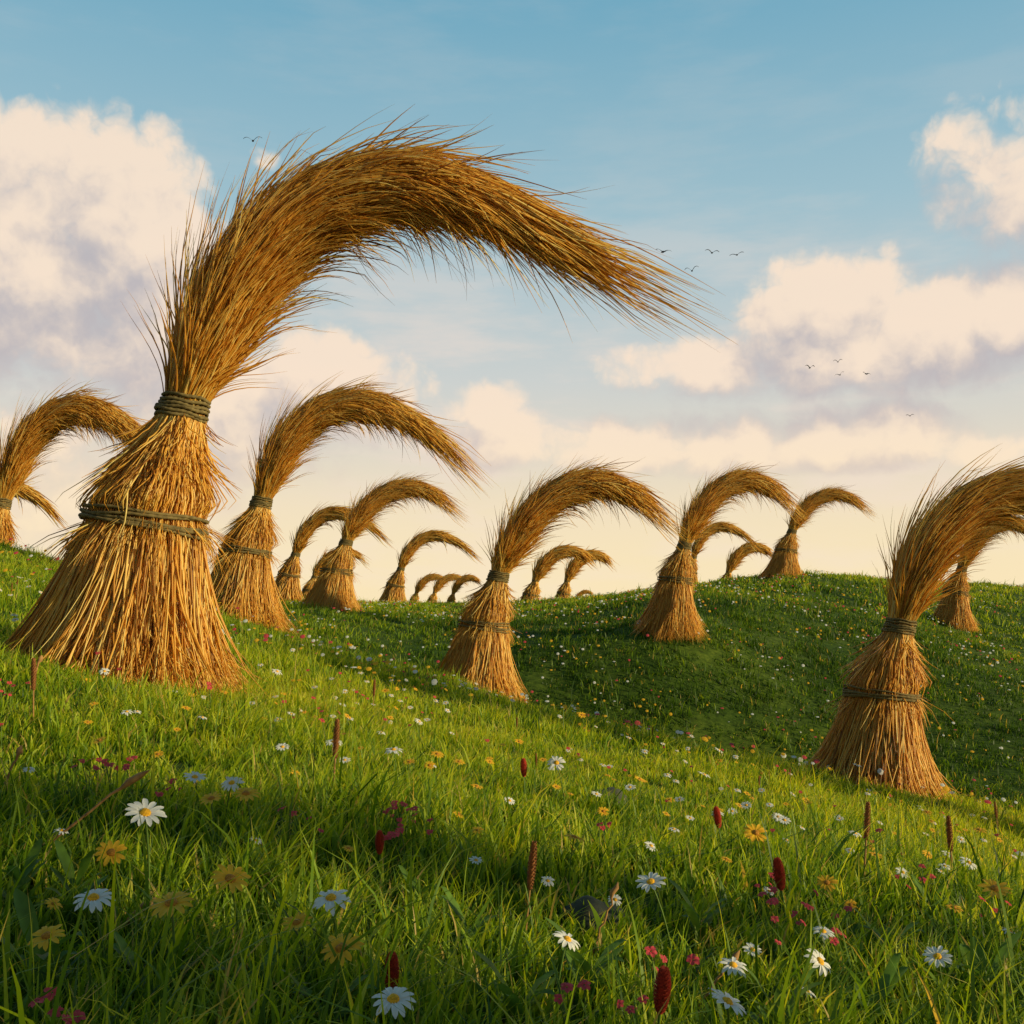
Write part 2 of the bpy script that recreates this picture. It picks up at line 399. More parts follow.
def rope_mesh(name, cx, cz, R, turns, pitch, tr, tilt, seed, loose=0.0, seg=90, dirx=0.3):
    r = np.random.default_rng(seed)
    Vs, Qs = [], []; off = 0; k = 10
    for q in range(turns):
        a = np.linspace(0, 2 * math.pi, seg, endpoint=False)
        tl = tilt + r.normal(0, loose); t2 = r.normal(0, loose)
        zc = (q - (turns - 1) / 2) * pitch
        Rr = R * (1 + r.normal(0, 0.010)) - abs(zc) * 0.05 - zc * dirx * 0.35
        Rr = Rr + 0.005 * np.sin(3 * a + q * 2.1) + 0.003 * np.sin(7 * a + q)
        c0 = np.stack([cx + zc * dirx + Rr * np.cos(a), Rr * np.sin(a), cz + zc + tl * Rr * np.cos(a) + t2 * Rr * np.sin(a) + 0.006 * np.sin(5 * a + q)], -1)
        th = np.linspace(0, 2 * math.pi, k, endpoint=False)
        rr = tr * (1 + 0.18 * np.cos(3 * (th[None] - a[:, None] * round(seg / 12) )))
        rad_ = np.stack([np.cos(a), np.sin(a), np.zeros(seg)], -1)
        v = c0[:, None] + rr[:, :, None] * (np.cos(th)[None, :, None] * rad_[:, None] + np.sin(th)[None, :, None] * np.array([0, 0, 1.0]))
        Vs.append(v.reshape(-1, 3))
        i = np.arange(seg)[:, None]; j = np.arange(k)[None]; i2 = (i + 1) % seg; j2 = (j + 1) % k
        Qs.append(np.stack([i * k + j, i2 * k + j, i2 * k + j2, i * k + j2], -1).reshape(-1, 4) + off); off += seg * k
    me = make_mesh(name, np.vstack(Vs), np.vstack(Qs)); me.materials.append(M_ROPE); return me

AX = [(-0.6, -0.20), (0.0, -0.11), (0.7, 0.01), (1.38, 0.12), (1.9, 0.25), (2.41, 0.43), (2.6, 0.5)]
SK = [(-0.6, 1.22), (-0.3, 1.05), (0.0, 0.91), (0.6, 0.71), (1.1, 0.57), (1.25, 0.53), (1.38, 0.485), (1.5, 0.46), (1.7, 0.40), (2.41, 0.2)]
CO = [(0.9, 0.68), (1.15, 0.60), (1.26, 0.56), (1.38, 0.505), (1.50, 0.50), (1.6, 0.465), (1.9, 0.36), (2.2, 0.255), (2.41, 0.185), (2.6, 0.21)]
PL_A = [(0.41, 2.34, 0.18), (0.50, 2.62, 0.25), (0.68, 3.05, 0.32), (0.99, 3.66, 0.375), (1.58, 4.27, 0.395), (2.42, 4.54, 0.36), (3.22, 4.36, 0.285), (3.97, 3.98, 0.205), (4.82, 3.60, 0.13)]
PL_B = [(0.41, 2.34, 0.18), (0.52, 2.65, 0.25), (0.75, 3.1, 0.32), (1.2, 3.75, 0.36), (1.9, 4.30, 0.37), (2.72, 4.44, 0.32), (3.5, 4.12, 0.24), (4.20, 3.60, 0.13)]
PL_C = [(0.41, 2.34, 0.18), (0.50, 2.65, 0.25), (0.66, 3.1, 0.32), (1.05, 3.8, 0.355), (1.75, 4.38, 0.37), (2.65, 4.53, 0.34), (3.55, 4.22, 0.27), (4.28, 3.74, 0.19), (4.90, 3.22, 0.11)]
PL_T = [(x_, z_, r_ * 1.35) for x_, z_, r_ in PL_B]

def bundle_set(tag, pl, q, wd, seed, S=11):
    return [
        ("straw_skirt", tier_mesh("straw_skirt_" + tag, AX, int(6000 * q), wd * 0.72, seed, 1.60, -0.45, SK, 0.50, S=max(6, S - 3), top_var=1.5, flare=0.22, stray_p=0.3, sray=0.3)),
        ("straw_collar", tier_mesh("straw_collar_" + tag, AX, int(3000 * q), wd * 0.78, seed + 1, 2.52, 0.98, CO, 1.10, S=max(8, S), flare=0.14, top_var=0.35, stray_p=0.28, zpow=1.1, sray=0.36)),
        ("straw_plume", plume_mesh("straw_plume_" + tag, pl, int(8200 * q), wd * 0.93, seed + 2, S)),
        ("rope_binding", rope_mesh("rope_neck_" + tag, 0.435, 2.42, 0.216, 6, 0.036, 0.0165, -0.15, seed + 3, 0.02)),
        ("rope_binding", rope_mesh("rope_waist_" + tag, 0.12, 1.38, 0.538, 5, 0.034, 0.0150, -0.13, seed + 4, 0.032, seg=150, dirx=0.12)),
    ]
SETS = {
    'main': bundle_set("main", PL_A, 1.0, 0.020, 11, 11),
    'B': bundle_set("b", PL_B, 0.6, 0.026, 31, 9),
    'C': bundle_set("c", PL_C, 0.6, 0.026, 51, 9),
    'lodB': bundle_set("lb", PL_B, 0.15, 0.055, 71, 7),
    'lodC': bundle_set("lc", PL_C, 0.15, 0.055, 91, 7),
    'lodT': bundle_set("lt", PL_T, 0.15, 0.07, 111, 7),
}
def put_bundle_at(st, x, y, s, rz, sx, label):
    e = bpy.data.objects.new("straw_bundle", None); e.empty_display_size = 0.5
    e.location = (x, y, gz(x, y)); e.rotation_euler = (0, 0, rz); e.scale = (s * sx, s, s)
    COL.objects.link(e)
    e["label"] = label; e["category"] = "straw bundle"; e["group"] = "bent straw bundles standing on the meadow"
    for nm, me in SETS[st]:
        o = bpy.data.objects.new(nm, me); o.parent = e; COL.objects.link(o)
    return e
def put_bundle(st, u, v, d, hpx, rz=0.0, sx=1.0, label=""):
    x, y, _ = sight(u, v, d)
    return put_bundle_at(st, x, y, hpx * d / F / 5.02, rz, sx, label)
LB = "tall golden straw bundle with sweeping bent top on green hillside"
put_bundle('main', 127, 676, 9.5, 553, 0, 1.0, "largest golden straw bundle, two rope bindings, long frayed arching plume")
put_bundle('C', 238, 620, 20.6, 240, 0.05, 0.98, "golden straw bundle with long arched plume on the grassy slope")
put_bundle('B', 478, 688, 21.3, 232, 0.0, 1.0, "golden straw bundle with drooping plume standing on the slope crest")
put_bundle('C', 876, 788, 15.3, 322, -0.05, 1.02, "golden straw bundle beside the dip, plume bent over, dark rope bindings")
put_bundle('B', 672, 624, 30.5, 165, 0.08, 0.95, LB)
put_bundle('C', -20, 622, 34, 226, 0.0, 0.83, "golden straw bundle behind the grassy rise, plume curling over")
put_bundle('lodC', -52, 600, 44, 122, 0.1, 0.88, LB)
put_bundle('B', 332, 610, 36, 138, 0.05, 1.08, "golden straw bundle with arched plume among smaller distant ones")
put_bundle('lodC', 286, 602, 52, 98, -0.1, 1.05, LB)
put_bundle('lodB', 308, 602, 70, 64, 0.1, 1.1, LB)
put_bundle('lodC', 393, 607, 64, 79, 0.0, 1.08, LB)
LS = "small far straw bundle bent over on the flat meadow"
put_bundle('lodT', 413, 615, 100, 38, 0.0, 1.1, LS)
put_bundle('lodT', 431, 616, 98, 38, 0.1, 1.15, LS)
put_bundle('lodT', 450, 617, 92, 38, -0.1, 1.0, LS)
put_bundle('lodT', 529, 618, 76, 72, 0.0, 1.1, LB)
put_bundle('lodT', 562, 614, 88, 64, 0.1, 1.0, LB)
put_bundle('lodT', 574, 612, 100, 22, 0.0, 1.1, LS)
put_bundle('lodC', 688, 596, 62, 72, 0.0, 1.0, "straw bundle half hidden behind the hill crest, plume arching")
e_ = put_bundle('lodT', 724, 597, 80, 60, 0.0, 1.05, "straw bundle half hidden behind the hill crest, plume arching")
e_.location.z -= 0.75
put_bundle('B', 784, 577, 53, 93, 0.0, 1.12, "golden straw bundle standing on the round hilltop")
put_bundle('B', 954, 624, 44, 115, -0.1, 0.95, "golden straw bundle on the hill flank behind a nearer one")
# unseen extra bundles, added and enlarged to throw long shadows over the near slope
put_bundle_at('C', 8.6, -0.9, 1.25, 0.1, 1.0, LB)
put_bundle_at('B', 10.6, 11.6, 1.55, -0.1, 1.0, LB)

# ------------------------------------------------------------------ flowers
def merge(parts):
    V, Q, T, MQ, MT = [], [], [], [], []; off = 0
    for v, q, t, mi in parts:
        V.append(v)
        if q is not None and len(q): Q.append(np.asarray(q) + off); MQ += [mi] * len(q)
        if t is not None and len(t): T.append(np.asarray(t) + off); MT += [mi] * len(t)
        off += len(v)
    return np.vstack(V), (np.vstack(Q) if Q else None), (np.vstack(T) if T else None), MQ + MT
def petals(nP, r0, r1, wdt, droop, seed, layers=1):
    r = np.random.default_rng(seed); Vs, Qs = [], []; off = 0
    for l in range(layers):
        for k in range(nP):
            a = (k + 0.5 * l) * 2 * math.pi / nP + r.normal(0, 0.07); R1 = r1 * (1 + r.normal(0, 0.07)) * (1 - 0.18 * l); dz = droop * (1 + r.normal(0, 0.5))
            s = np.array([0, 0.3, 0.6, 0.85, 1.0]); wv = wdt * np.array([0.45, 0.85, 1.0, 0.8, 0.25]) * 0.5
            rr = r0 + (R1 - r0) * s; zz = 0.12 * R1 * np.sin(s * 2.2) - dz * s ** 2 + 0.003 * l
            d = np.array([math.cos(a), math.sin(a)]); p = np.array([-d[1], d[0]])
            rows = []
            for m in (-1, 0, 1):
                rows.append(np.stack([d[0] * rr + p[0] * wv * m, d[1] * rr + p[1] * wv * m, zz + (0.0 if m == 0 else 0.0018)], -1))
            v = np.stack(rows, 1).reshape(-1, 3); i = np.arange(4)[:, None] * 3; j = np.arange(2)[None]
            q = np.stack([i + j, i + j + 1, i + j + 4, i + j + 3], -1).reshape(-1, 4)
            Vs.append(v); Qs.append(q + off); off += len(v)
    return np.vstack(Vs), np.vstack(Qs)
def dome(r, h, z0=0.0, nseg=12, nr=5, bumpy=0.0):
    v = []; q = []
    for i in range(nr):
        t = i / (nr - 1) * math.pi / 2
        for j in range(nseg):
            a = j * 2 * math.pi / nseg; k = 1 + bumpy * math.sin(i * 5.1 + j * 7.7)
            v.append((r * math.cos(t) * math.cos(a) * k + 1e-5 * j, r * math.cos(t) * math.sin(a) * k, z0 + h * math.sin(t) * k))
    for i in range(nr - 1):
        for j in range(nseg): q.append((i * nseg + j, i * nseg + (j + 1) % nseg, (i + 1) * nseg + (j + 1) % nseg, (i + 1) * nseg + j))
    return np.array(v), np.array(q)
def stem_path(h, bx, by, S=7):
    s = np.linspace(0, 1, S); return np.stack([bx * s ** 2, by * s ** 2, -0.03 + (h + 0.03) * s], -1)
def tube1(path, rad_, sides=6):
    return tubes(path[None], np.asarray(rad_)[None], sides)
def spike(h, r, seed, nb=150, z0=0.0, bl=0.009):
    s = np.linspace(0, 1, 14); core = tube1(np.stack([0 * s, 0 * s, z0 + h * s], -1), r * 0.8 * np.sin(np.clip(s * 0.93 + 0.07, 0, 1) * math.pi) ** 0.45 + 1e-4, 10)
    k = np.arange(nb); t = (k + 0.5) / nb; a = k * 2.39996
    R = r * np.sin(np.clip(t * 0.92 + 0.06, 0, 1) * math.pi) ** 0.5
    d = np.stack([np.cos(a), np.sin(a), 0 * a], -1); b = d * (R * 0.7)[:, None] + np.array([0, 0, 1.0]) * (z0 + h * t)[:, None]
    tip = b + d * (R * 0.45 + bl * 0.25)[:, None] + np.array([0, 0, bl])
    pd = np.stack([-np.sin(a), np.cos(a), 0 * a], -1)
    ww = bl * 0.55
    v = np.stack([b - pd * ww * 0.6, b + pd * ww * 0.6, (b + tip) / 2 + d * 0.002 + pd * ww, tip, (b + tip) / 2 + d * 0.002 - pd * ww], 1).reshape(-1, 3)
    i = np.arange(nb)[:, None] * 5
    q = np.hstack([i, i + 1, i + 2, i + 4]); tr = np.hstack([i + 4, i + 2, i + 3])
    return core, (v, q, tr)
def rot_head(v, tilt, az, at):
    M = np.array((Matrix.Rotation(az, 3, 'Z') @ Matrix.Rotation(tilt, 3, 'Y')))
    return v @ M.T + np.asarray(at)
HD = 0.20
def flower_kind(kind, variant):
    r = np.random.default_rng(variant * 17 + 5)
    out = []
    if kind in ('daisy', 'yellow_daisy'):
        h = HD; R = 0.040
        bx, by = r.normal(0, 0.025), -abs(r.normal(0.02, 0.02))
        sp = stem_path(h, bx, by); v, q = tube1(sp, np.full(7, 0.0022))
        out.append(("stem", make_mesh(kind + "_stem", v, q))); out[-1][1].materials.append(M_STEM)
        tilt, az = 0.25 + 0.45 * r.random(), -math.pi / 2 + abs(r.normal(0, 0.9))
        if kind == 'daisy': pv, pq = petals(13, 0.008, R, 0.012, 0.003 + 0.012 * r.random(), variant)
        else: pv, pq = petals(12, 0.008, R, 0.0125, 0.002 + 0.006 * r.random(), variant, 1)
        top = sp[-1]
        me = make_mesh(kind + "_petals", rot_head(pv, tilt, az, top), pq); me.materials.append(M_WHITE if kind == 'daisy' else M_YELLOW); out.append(("petals", me))
        dv, dq = dome(0.0115, 0.008, 0.001, 14, 5, 0.05)
        me = make_mesh(kind + "_disc", rot_head(dv, tilt, az, top), dq); me.materials.append(M_CENTER if kind == 'daisy' else M_CENTERB); out.append(("flower_center", me))
    elif kind == 'pink_flower':
        h = 0.17; sp = stem_path(h, r.normal(0, 0.02), r.normal(0, 0.02)); v, q = tube1(sp, np.full(7, 0.0015), 4)
        me = make_mesh("pink_stem", v, q); me.materials.append(M_STEM); out.append(("stem", me))
        pv, pq = petals(6, 0.002, 0.0150, 0.011, 0.003, variant)
        me = make_mesh("pink_petals", rot_head(pv, 0.3 + 0.5 * r.random(), -1.57 + r.normal(0, 1), sp[-1]), pq); me.materials.append(M_PINK); out.append(("petals", me))
    elif kind == 'red_flower_spike':
        h = 0.14; sp = stem_path(h, 0, 0); v, q = tube1(sp, np.full(7, 0.003))
        me = make_mesh("red_spike_stem", v, q); me.materials.append(M_STEM); out.append(("stem", me))
        (cv, cq), (bv, bq, bt) = spike(0.085, 0.0145, variant, 190, h - 0.01)
        V_, Q_, T_, mi = merge([(cv, cq, None, 0), (bv, bq, bt, 0)])
        me = make_mesh("red_spike_head", V_, Q_, T_); me.materials.append(M_RED); out.append(("flower_head", me))
    elif kind == 'brown_seed_spike':
        h = 0.16; sp = stem_path(h, 0, 0); v, q = tube1(sp, np.full(7, 0.003))
        me = make_mesh("brown_spike_stem", v, q); me.materials.append(M_DRY); out.append(("stem", me))
        (cv, cq), (bv, bq, bt) = spike(0.12, 0.0085, variant, 170, h - 0.01, 0.007)
        V_, Q_, T_, mi = merge([(cv, cq, None, 0), (bv, bq, bt, 0)])
        me = make_mesh("brown_spike_head", V_, Q_, T_); me.materials.append(M_BROWN); out.append(("seed_head", me))
    return out, h
LIB = {}
def lib(kind, k):
    if (kind, k) not in LIB: LIB[(kind, k)] = flower_kind(kind, k)
    return LIB[(kind, k)]
def joined(kind, k):
    key = (kind, k, 'j')
    if key not in LIB:
        parts, h = lib(kind, k); mats = []
        Vt, Ft, Mi = [], [], []
        for nm, me in parts:
            off = len(Vt); Vt += [tuple(v.co) for v in me.vertices]
            if me.materials[0] not in mats: mats.append(me.materials[0])
            mi = mats.index(me.materials[0])
            for p in me.polygons: Ft.append([x + off for x in p.vertices]); Mi.append(mi)
        m2 = bpy.data.meshes.new(kind + "_whole"); m2.from_pydata(Vt, [], Ft)
        for m in mats: m2.materials.append(m)
        m2.polygons.foreach_set("material_index", Mi); m2.polygons.foreach_set("use_smooth", [True] * len(Ft)); m2.update()
        LIB[key] = m2
    return LIB[key], LIB[(kind, k)][1]
LAB = {'daisy': ("white daisy with yellow center on thin green stem in grass", "flower", "white daisies scattered in the meadow"),
       'yellow_daisy': ("yellow orange daisy-like flower with brown center in grass", "flower", "yellow flowers scattered in the meadow"),
       'pink_flower': ("small pink red wildflower low in the grass", "flower", "pink wildflowers in the meadow"),
       'red_flower_spike': ("red bottlebrush flower spike on green stem in grass", "flower", "red flower spikes in the meadow"),
       'brown_seed_spike': ("slender reddish brown seed spike standing in grass", "seed spike", "brown seed spikes in the meadow")}
cnt = {k: 0 for k in LAB}
def place(kind, x, y, size, parts=True, tilt=0.0, taz=0.0):
    k = cnt[kind] % 6; cnt[kind] += 1
    if parts:
        ps, h0 = lib(kind, k); o = bpy.data.objects.new(kind, None); o.empty_display_size = 0.05
    else:
        me, h0 = joined(kind, k); ps = []; o = bpy.data.objects.new(kind, me)
    o.location = (x, y, gz(x, y)); o.scale = (size, size, size)
    o.rotation_euler = (tilt * math.cos(taz), tilt * math.sin(taz), random.uniform(-0.9, 0.9))
    COL.objects.link(o)
    o["label"], o["category"], o["group"] = LAB[kind]
    for nm, me in ps:
        c_ = bpy.data.objects.new(nm, me); c_.parent = o; COL.objects.link(c_)
    return o
dgrid = np.concatenate([np.linspace(1.6, 8, 500), np.linspace(8.02, 60, 1500)])
def find(u, v, h):
    pts = np.array([sight(u, v, d) for d in (1.0,)])[0]
    xs = pts[0] * dgrid; zs = pts[2] * dgrid; gd = ground(xs, dgrid) + h
    k = np.where(zs <= gd)[0]
    if len(k) == 0: return None
    k = k[0]; return xs[k], dgrid[k]
def put_seen(kind, u, v, px, real, h0):
    size = 1.0
    for _ in range(4):
        f = find(u, v, h0 * size)
        if f is None: return
        size = min(1.5, max(0.6, px * f[1] / F / real))
    place(kind, f[0], f[1], size, True, random.uniform(0, 0.15), random.uniform(0, 6.28))
for u, v, px in [(152,812,44),(110,900,40),(341,897,38),(565,762,28),(672,880,30),(555,944,30),(733,1002,40),(413,1001,44),(733,963,28),(813,957,30),(200,778,22),(225,782,22),(283,748,14),(338,742,18),(400,748,18),(720,750,18),(700,775,16),(270,672,12),(945,960,28),(837,930,22),(800,992,16),(975,862,18),(758,945,18),(640,845,14),(510,800,12),(860,765,14),(130,712,12),(420,720,10),(350,760,12),(890,870,14),(770,890,12),(30,770,12),(60,830,14),(620,900,14),(480,860,14),(540,880,14),(260,840,12),(680,830,12),(1000,930,16)]:
    put_seen('daisy', u, v, px, 0.08, HD)
for u, v, px in [(245,872,38),(177,908,44),(65,931,34),(124,852,30),(315,923,30),(332,941,40),(215,800,24),(255,795,28),(568,836,22),(763,828,24),(1005,885,30),(815,877,20),(410,763,12),(443,752,14),(460,760,12),(607,812,12),(878,855,14),(450,815,12),(300,772,10),(935,812,10),(670,800,10),(585,715,10),(390,690,8),(40,905,14),(160,755,12),(730,860,12),(955,905,16),(860,905,14),(520,740,10),(470,830,12),(640,770,12),(350,850,12),(985,830,14)]:
    put_seen('yellow_daisy', u, v, px, 0.08, HD)
for u, v, px in [(390,970,15),(652,985,17),(787,872,12),(380,840,9),(723,815,8),(525,766,7)]:
    put_seen('red_flower_spike', u, v + px * 1.3, px, 0.036, 0.14)
for u, v, px in [(524,865,8),(333,738,7),(373,680,6),(862,820,7),(952,830,7),(998,800,7),(35,670,7)]:
    put_seen('brown_seed_spike', u, v + px * 2.5, px, 0.021, 0.16)
for u, v, sp_, nn in [(112,766,30,14),(165,790,16,5),(400,812,34,14),(395,838,24,8),(805,912,46,15),(775,880,20,4),(640,995,18,3),(675,960,16,4),(62,1016,20,5),(570,990,16,3),(915,880,26,6),(905,842,30,7),(965,786,18,6),(1000,905,18,4),(12,690,16,8),(840,935,20,3),(600,825,24,4),(300,815,26,4)]:
    for k in range(nn):
        uu, vv = random.gauss(u, sp_ * 0.6), random.gauss(v, sp_ * 0.2)
        f = find(uu, vv, 0.16)
        if f: place('pink_flower', f[0], f[1], random.uniform(0.75, 1.15), f[1] < 7)
def scat(kind, nn, d0, d1, smin, smax):
    k = 0
    while k < nn:
        d = math.sqrt(random.uniform(d0 ** 2, d1 ** 2)); x = d * random.uniform(-0.62, 0.62)
        if (x + 3.65) ** 2 + (d - 9.5) ** 2 < 1.6: continue
        if math.sin(x * 1.4 + d * 0.7 + len(kind)) * math.sin(d * 0.9 - x * 0.5) + random.gauss(0, 0.45) < 0: continue
        place(kind, x, d, random.uniform(smin, smax), False); k += 1
scat('daisy', 240, 5.0, 19, 0.6, 1.05)
scat('yellow_daisy', 250, 4.8, 19, 0.55, 0.95)
scat('pink_flower', 150, 5, 17, 0.9, 1.6)
scat('brown_seed_spike', 14, 6, 16, 0.7, 1.1)
# far wildflowers as ground cover
nn = 9500
d = np.sqrt(rng.random(nn) * (62 ** 2 - 14 ** 2) + 14 ** 2); x = d * (rng.random(nn) * 2 - 1) * 0.62
cl = np.sin(x * 0.9 + 2 * np.sin(d * 0.45)) * np.sin(d * 0.7 + 1.3 * np.sin(x * 0.5)) + rng.normal(0, 0.4, nn)
keep = cl > 0.0; x = x[keep]; d = d[keep]; nn = len(x)
z = ground(x, d) + 0.16 + 0.09 * rng.random(nn)
sz = 0.020 + 0.032 * rng.random(nn)
ka = np.arange(7) * 2 * math.pi / 7
tl = rng.random(nn) * 0.9 + 0.15
loc = np.stack([np.cos(ka)[None] * sz[:, None], np.sin(ka)[None] * sz[:, None] * np.cos(tl)[:, None], np.sin(ka)[None] * sz[:, None] * np.sin(tl)[:, None]], -1)
Vv = (loc + np.stack([x, d, z], -1)[:, None])
cen_ = np.stack([x, d, z], -1)[:, None] + np.stack([0 * sz, -0.2 * sz, 0.25 * sz], -1)[:, None]
Vv = np.concatenate([Vv, cen_], 1).reshape(-1, 3)
b = np.arange(nn)[:, None] * 8; k7 = np.arange(7)[None]
T = np.stack([b + k7, b + (k7 + 1) % 7, b + 7 + 0 * k7], -1).reshape(-1, 3)
me = make_mesh("meadow_wildflowers", Vv, None, T, smooth=False)
for m in (M_WHITE, M_YELLOW, M_PINK): me.materials.append(m)
mi = rng.choice(3, nn, p=[0.38, 0.42, 0.20]); me.polygons.foreach_set("material_index", np.repeat(mi, 7).astype(np.int32))
o = bpy.data.objects.new("meadow_wildflowers", me); COL.objects.link(o); o["kind"] = "stuff"

# ------------------------------------------------------------------ broad-leaved weeds
def weed_mesh(seed):
    r = np.random.default_rng(seed); Vs, Qs = [], []; off = 0
    for k in range(13):
        a = k * 2.4 + r.normal(0, 0.3); Ln = 0.075 * (0.6 + 0.7 * r.random()); W_ = Ln * 0.30; up = 0.7 + 1.1 * r.random()
        s = np.linspace(0, 1, 7); wv = W_ * np.sin(np.clip(s * 0.95 + 0.05, 0, 1) * math.pi) ** 0.7 * 0.5 + 0.001
        rr = 0.01 + Ln * (s - 0.12 * s ** 2); zz = Ln * (up * s - 0.55 * s ** 2) + 0.02 * (k % 4)
        d = np.array([math.cos(a), math.sin(a)]); p = np.array([-d[1], d[0]])
        v = np.stack([np.stack([d[0] * rr + p[0] * wv * m, d[1] * rr + p[1] * wv * m, zz + abs(m) * wv * 0.35 + 0.002 * math.sin(k) * np.sin(s * 14)], -1) for m in (-1, 0, 1)], 1).reshape(-1, 3)
        i = np.arange(6)[:, None] * 3; j = np.arange(2)[None]
        Qs.append(np.stack([i + j, i + j + 1, i + j + 4, i + j + 3], -1).reshape(-1, 4) + off); Vs.append(v); off += len(v)
    me = make_mesh("weed", np.vstack(Vs), np.vstack(Qs)); me.materials.append(M_LEAF); return me
WM = [weed_mesh(s_) for s_ in (1, 2, 3)]
for k, (u, v, s_) in enumerate([(75,885,1.3),(40,965,1.5),(890,945,1.4),(875,1005,1.3),(590,968,1.3),(250,985,1.4),(470,925,1.2),(700,915,1.2),(20,880,1.3),(150,985,1.3),(985,985,1.4),(330,1010,1.3),(780,1010,1.2),(520,1000,1.2),(420,890,1.1),(930,900,1.1)]):
    f = find(u, v, 0.1)
    if not f: continue
    o = bpy.data.objects.new("weed_plant", WM[k % 3]); o.location = (f[0], f[1], gz(*f) + 0.02); o.scale = (s_,) * 3; o.rotation_euler = (0, 0, random.uniform(0, 6)); COL.objects.link(o)
    o["label"] = "low broad-leaved green weed growing among grass blades"; o["category"] = "plant"; o["group"] = "leafy weeds in the meadow"

# ------------------------------------------------------------------ dried stalks, stones
def stalk(u0, v0, u1, v1, rad_=0.006):
    f = find(u0, v0, 0.02)
    if not f: return
    p0 = np.array([f[0], f[1], gz(*f) - 0.02]); q = np.array(sight(u1, v1, f[1] + 0.05))
    s = np.linspace(0, 1, 14)[:, None]; P = p0 + (q - p0) * s + np.array([0, 0, 1]) * 0.04 * np.sin(s * 3.14) * np.linalg.norm(q - p0)
    P[1:-1] += rng.normal(0, 0.003, P[1:-1].shape)
    rr = np.interp(s[:, 0], [0, 0.75, 0.85, 0.95, 1], [rad_ * 0.6, rad_ * 0.5, rad_ * 1.5, rad_ * 1.2, 0.001])
    v, q_ = tube1(P - p0, rr, 7)
    o = new_obj("dried_stalk", make_mesh("dried_stalk", v, q_), M_DRY); o.location = p0
    o["label"] = "dry brown plant stalk leaning over the grass"; o["category"] = "stalk"; o["group"] = "dry stalks leaning in the meadow"
stalk(20, 860, 150, 770, 0.009); stalk(590, 950, 618, 882, 0.006); stalk(690, 1010, 740, 950, 0.007)
stalk(95, 935, 158, 898, 0.014); stalk(0, 790, 22, 745, 0.009); stalk(28, 690, 42, 655, 0.012)
import bmesh
from mathutils import noise
def stone(u, v, sx, sy, sz_, seed):
    f = find(u, v, 0.03)
    bm = bmesh.new(); bmesh.ops.create_icosphere(bm, subdivisions=4, radius=1)
    for vv in bm.verts:
        k = 1 + 0.25 * noise.noise(vv.co * 1.3 + Vector((seed, 0, 0))) + 0.08 * noise.noise(vv.co * 4 + Vector((seed, 3, 0))); vv.co = vv.co * k
        vv.co.x *= sx; vv.co.y *= sy; vv.co.z *= sz_
    me = bpy.data.meshes.new("stone"); bm.to_mesh(me); bm.free(); me.polygons.foreach_set("use_smooth", [True] * len(me.polygons))
    o = new_obj("stone", me, M_STONE); o.location = (f[0], f[1], gz(*f) + 0.0)
    o["label"] = "small grey stone half sunk in the grass"; o["category"] = "stone"; o["group"] = "stones in the meadow"
stone(590, 915, 0.11, 0.09, 0.08, 1); stone(605, 800, 0.17, 0.13, 0.11, 5)

# ------------------------------------------------------------------ birds
def bird_mesh(seed, flap):
    s = np.linspace(0, 1, 12); body = np.stack([-0.2 + 0.42 * s, 0 * s, 0.01 * np.sin(s * 3)], -1)
    rad_ = np.interp(s, [0, 0.12, 0.35, 0.6, 0.78, 0.86, 0.95, 1], [0.012, 0.022, 0.05, 0.055, 0.03, 0.034, 0.015, 0.003])
    bv, bq = tube1(body, rad_, 10); parts = [(bv, bq, None, 0)]
    for sg in (-1, 1):
        y = np.linspace(0, 1, 8); wx = 0.06 + 0.05 * np.sin(y * 2.5) - 0.16 * y ** 2; ch = 0.17 * (1 - y) ** 0.45 + 0.01
        zz = flap * (np.sin(y * 1.9) * 0.22) - 0.10 * y ** 2 * flap
        fr = np.stack([wx, sg * y * 0.45, zz], -1); bk = np.stack([wx - ch, sg * y * 0.45, zz - 0.03], -1); md_ = (fr + bk) / 2 + np.array([0.02, 0, 0.015])
        v = np.stack([fr, md_, bk], 1).reshape(-1, 3); i = np.arange(7)[:, None] * 3; j = np.arange(2)[None]
        parts.append((v, np.stack([i + j, i + j + 1, i + j + 4, i + j + 3], -1).reshape(-1, 4), None, 0))
    tv = np.array([[-0.16, 0.015, 0], [-0.16, -0.015, 0], [-0.31, -0.055, 0.0], [-0.31, 0.055, 0.0], [-0.29, 0, 0.004]])
    parts.append((tv, np.array([[0, 1, 2, 4]]), np.array([[0, 4, 3]]), 0))
    V_, Q_, T_, _ = merge(parts); me = make_mesh("bird", V_, Q_, T_); me.materials.append(M_BIRD); return me
BM = [bird_mesh(k, f) for k, f in enumerate((1.2, 0.8, 1.6))]
for k, (u, v, d, px) in enumerate([(253,141,70,17),(663,252,80,16),(692,271,80,13),(712,253,85,13),(737,255,85,13),(810,368,110,9),(840,375,110,9),(866,374,115,9),(838,362,120,8),(910,416,120,7)]):
    o = bpy.data.objects.new("bird", BM[k % 3]); o.location = sight(u, v, d); s = px * d / F / 0.8
    o.scale = (s, s, s); o.rotation_euler = (random.uniform(-0.25, 0.25), random.uniform(-.5, -.2), random.choice([1.2, 1.9, 1.5, 0.9])); COL.objects.link(o)
    o["label"] = "small dark bird flying with raised wings"; o["category"] = "bird"; o["group"] = "birds flying in the sky"

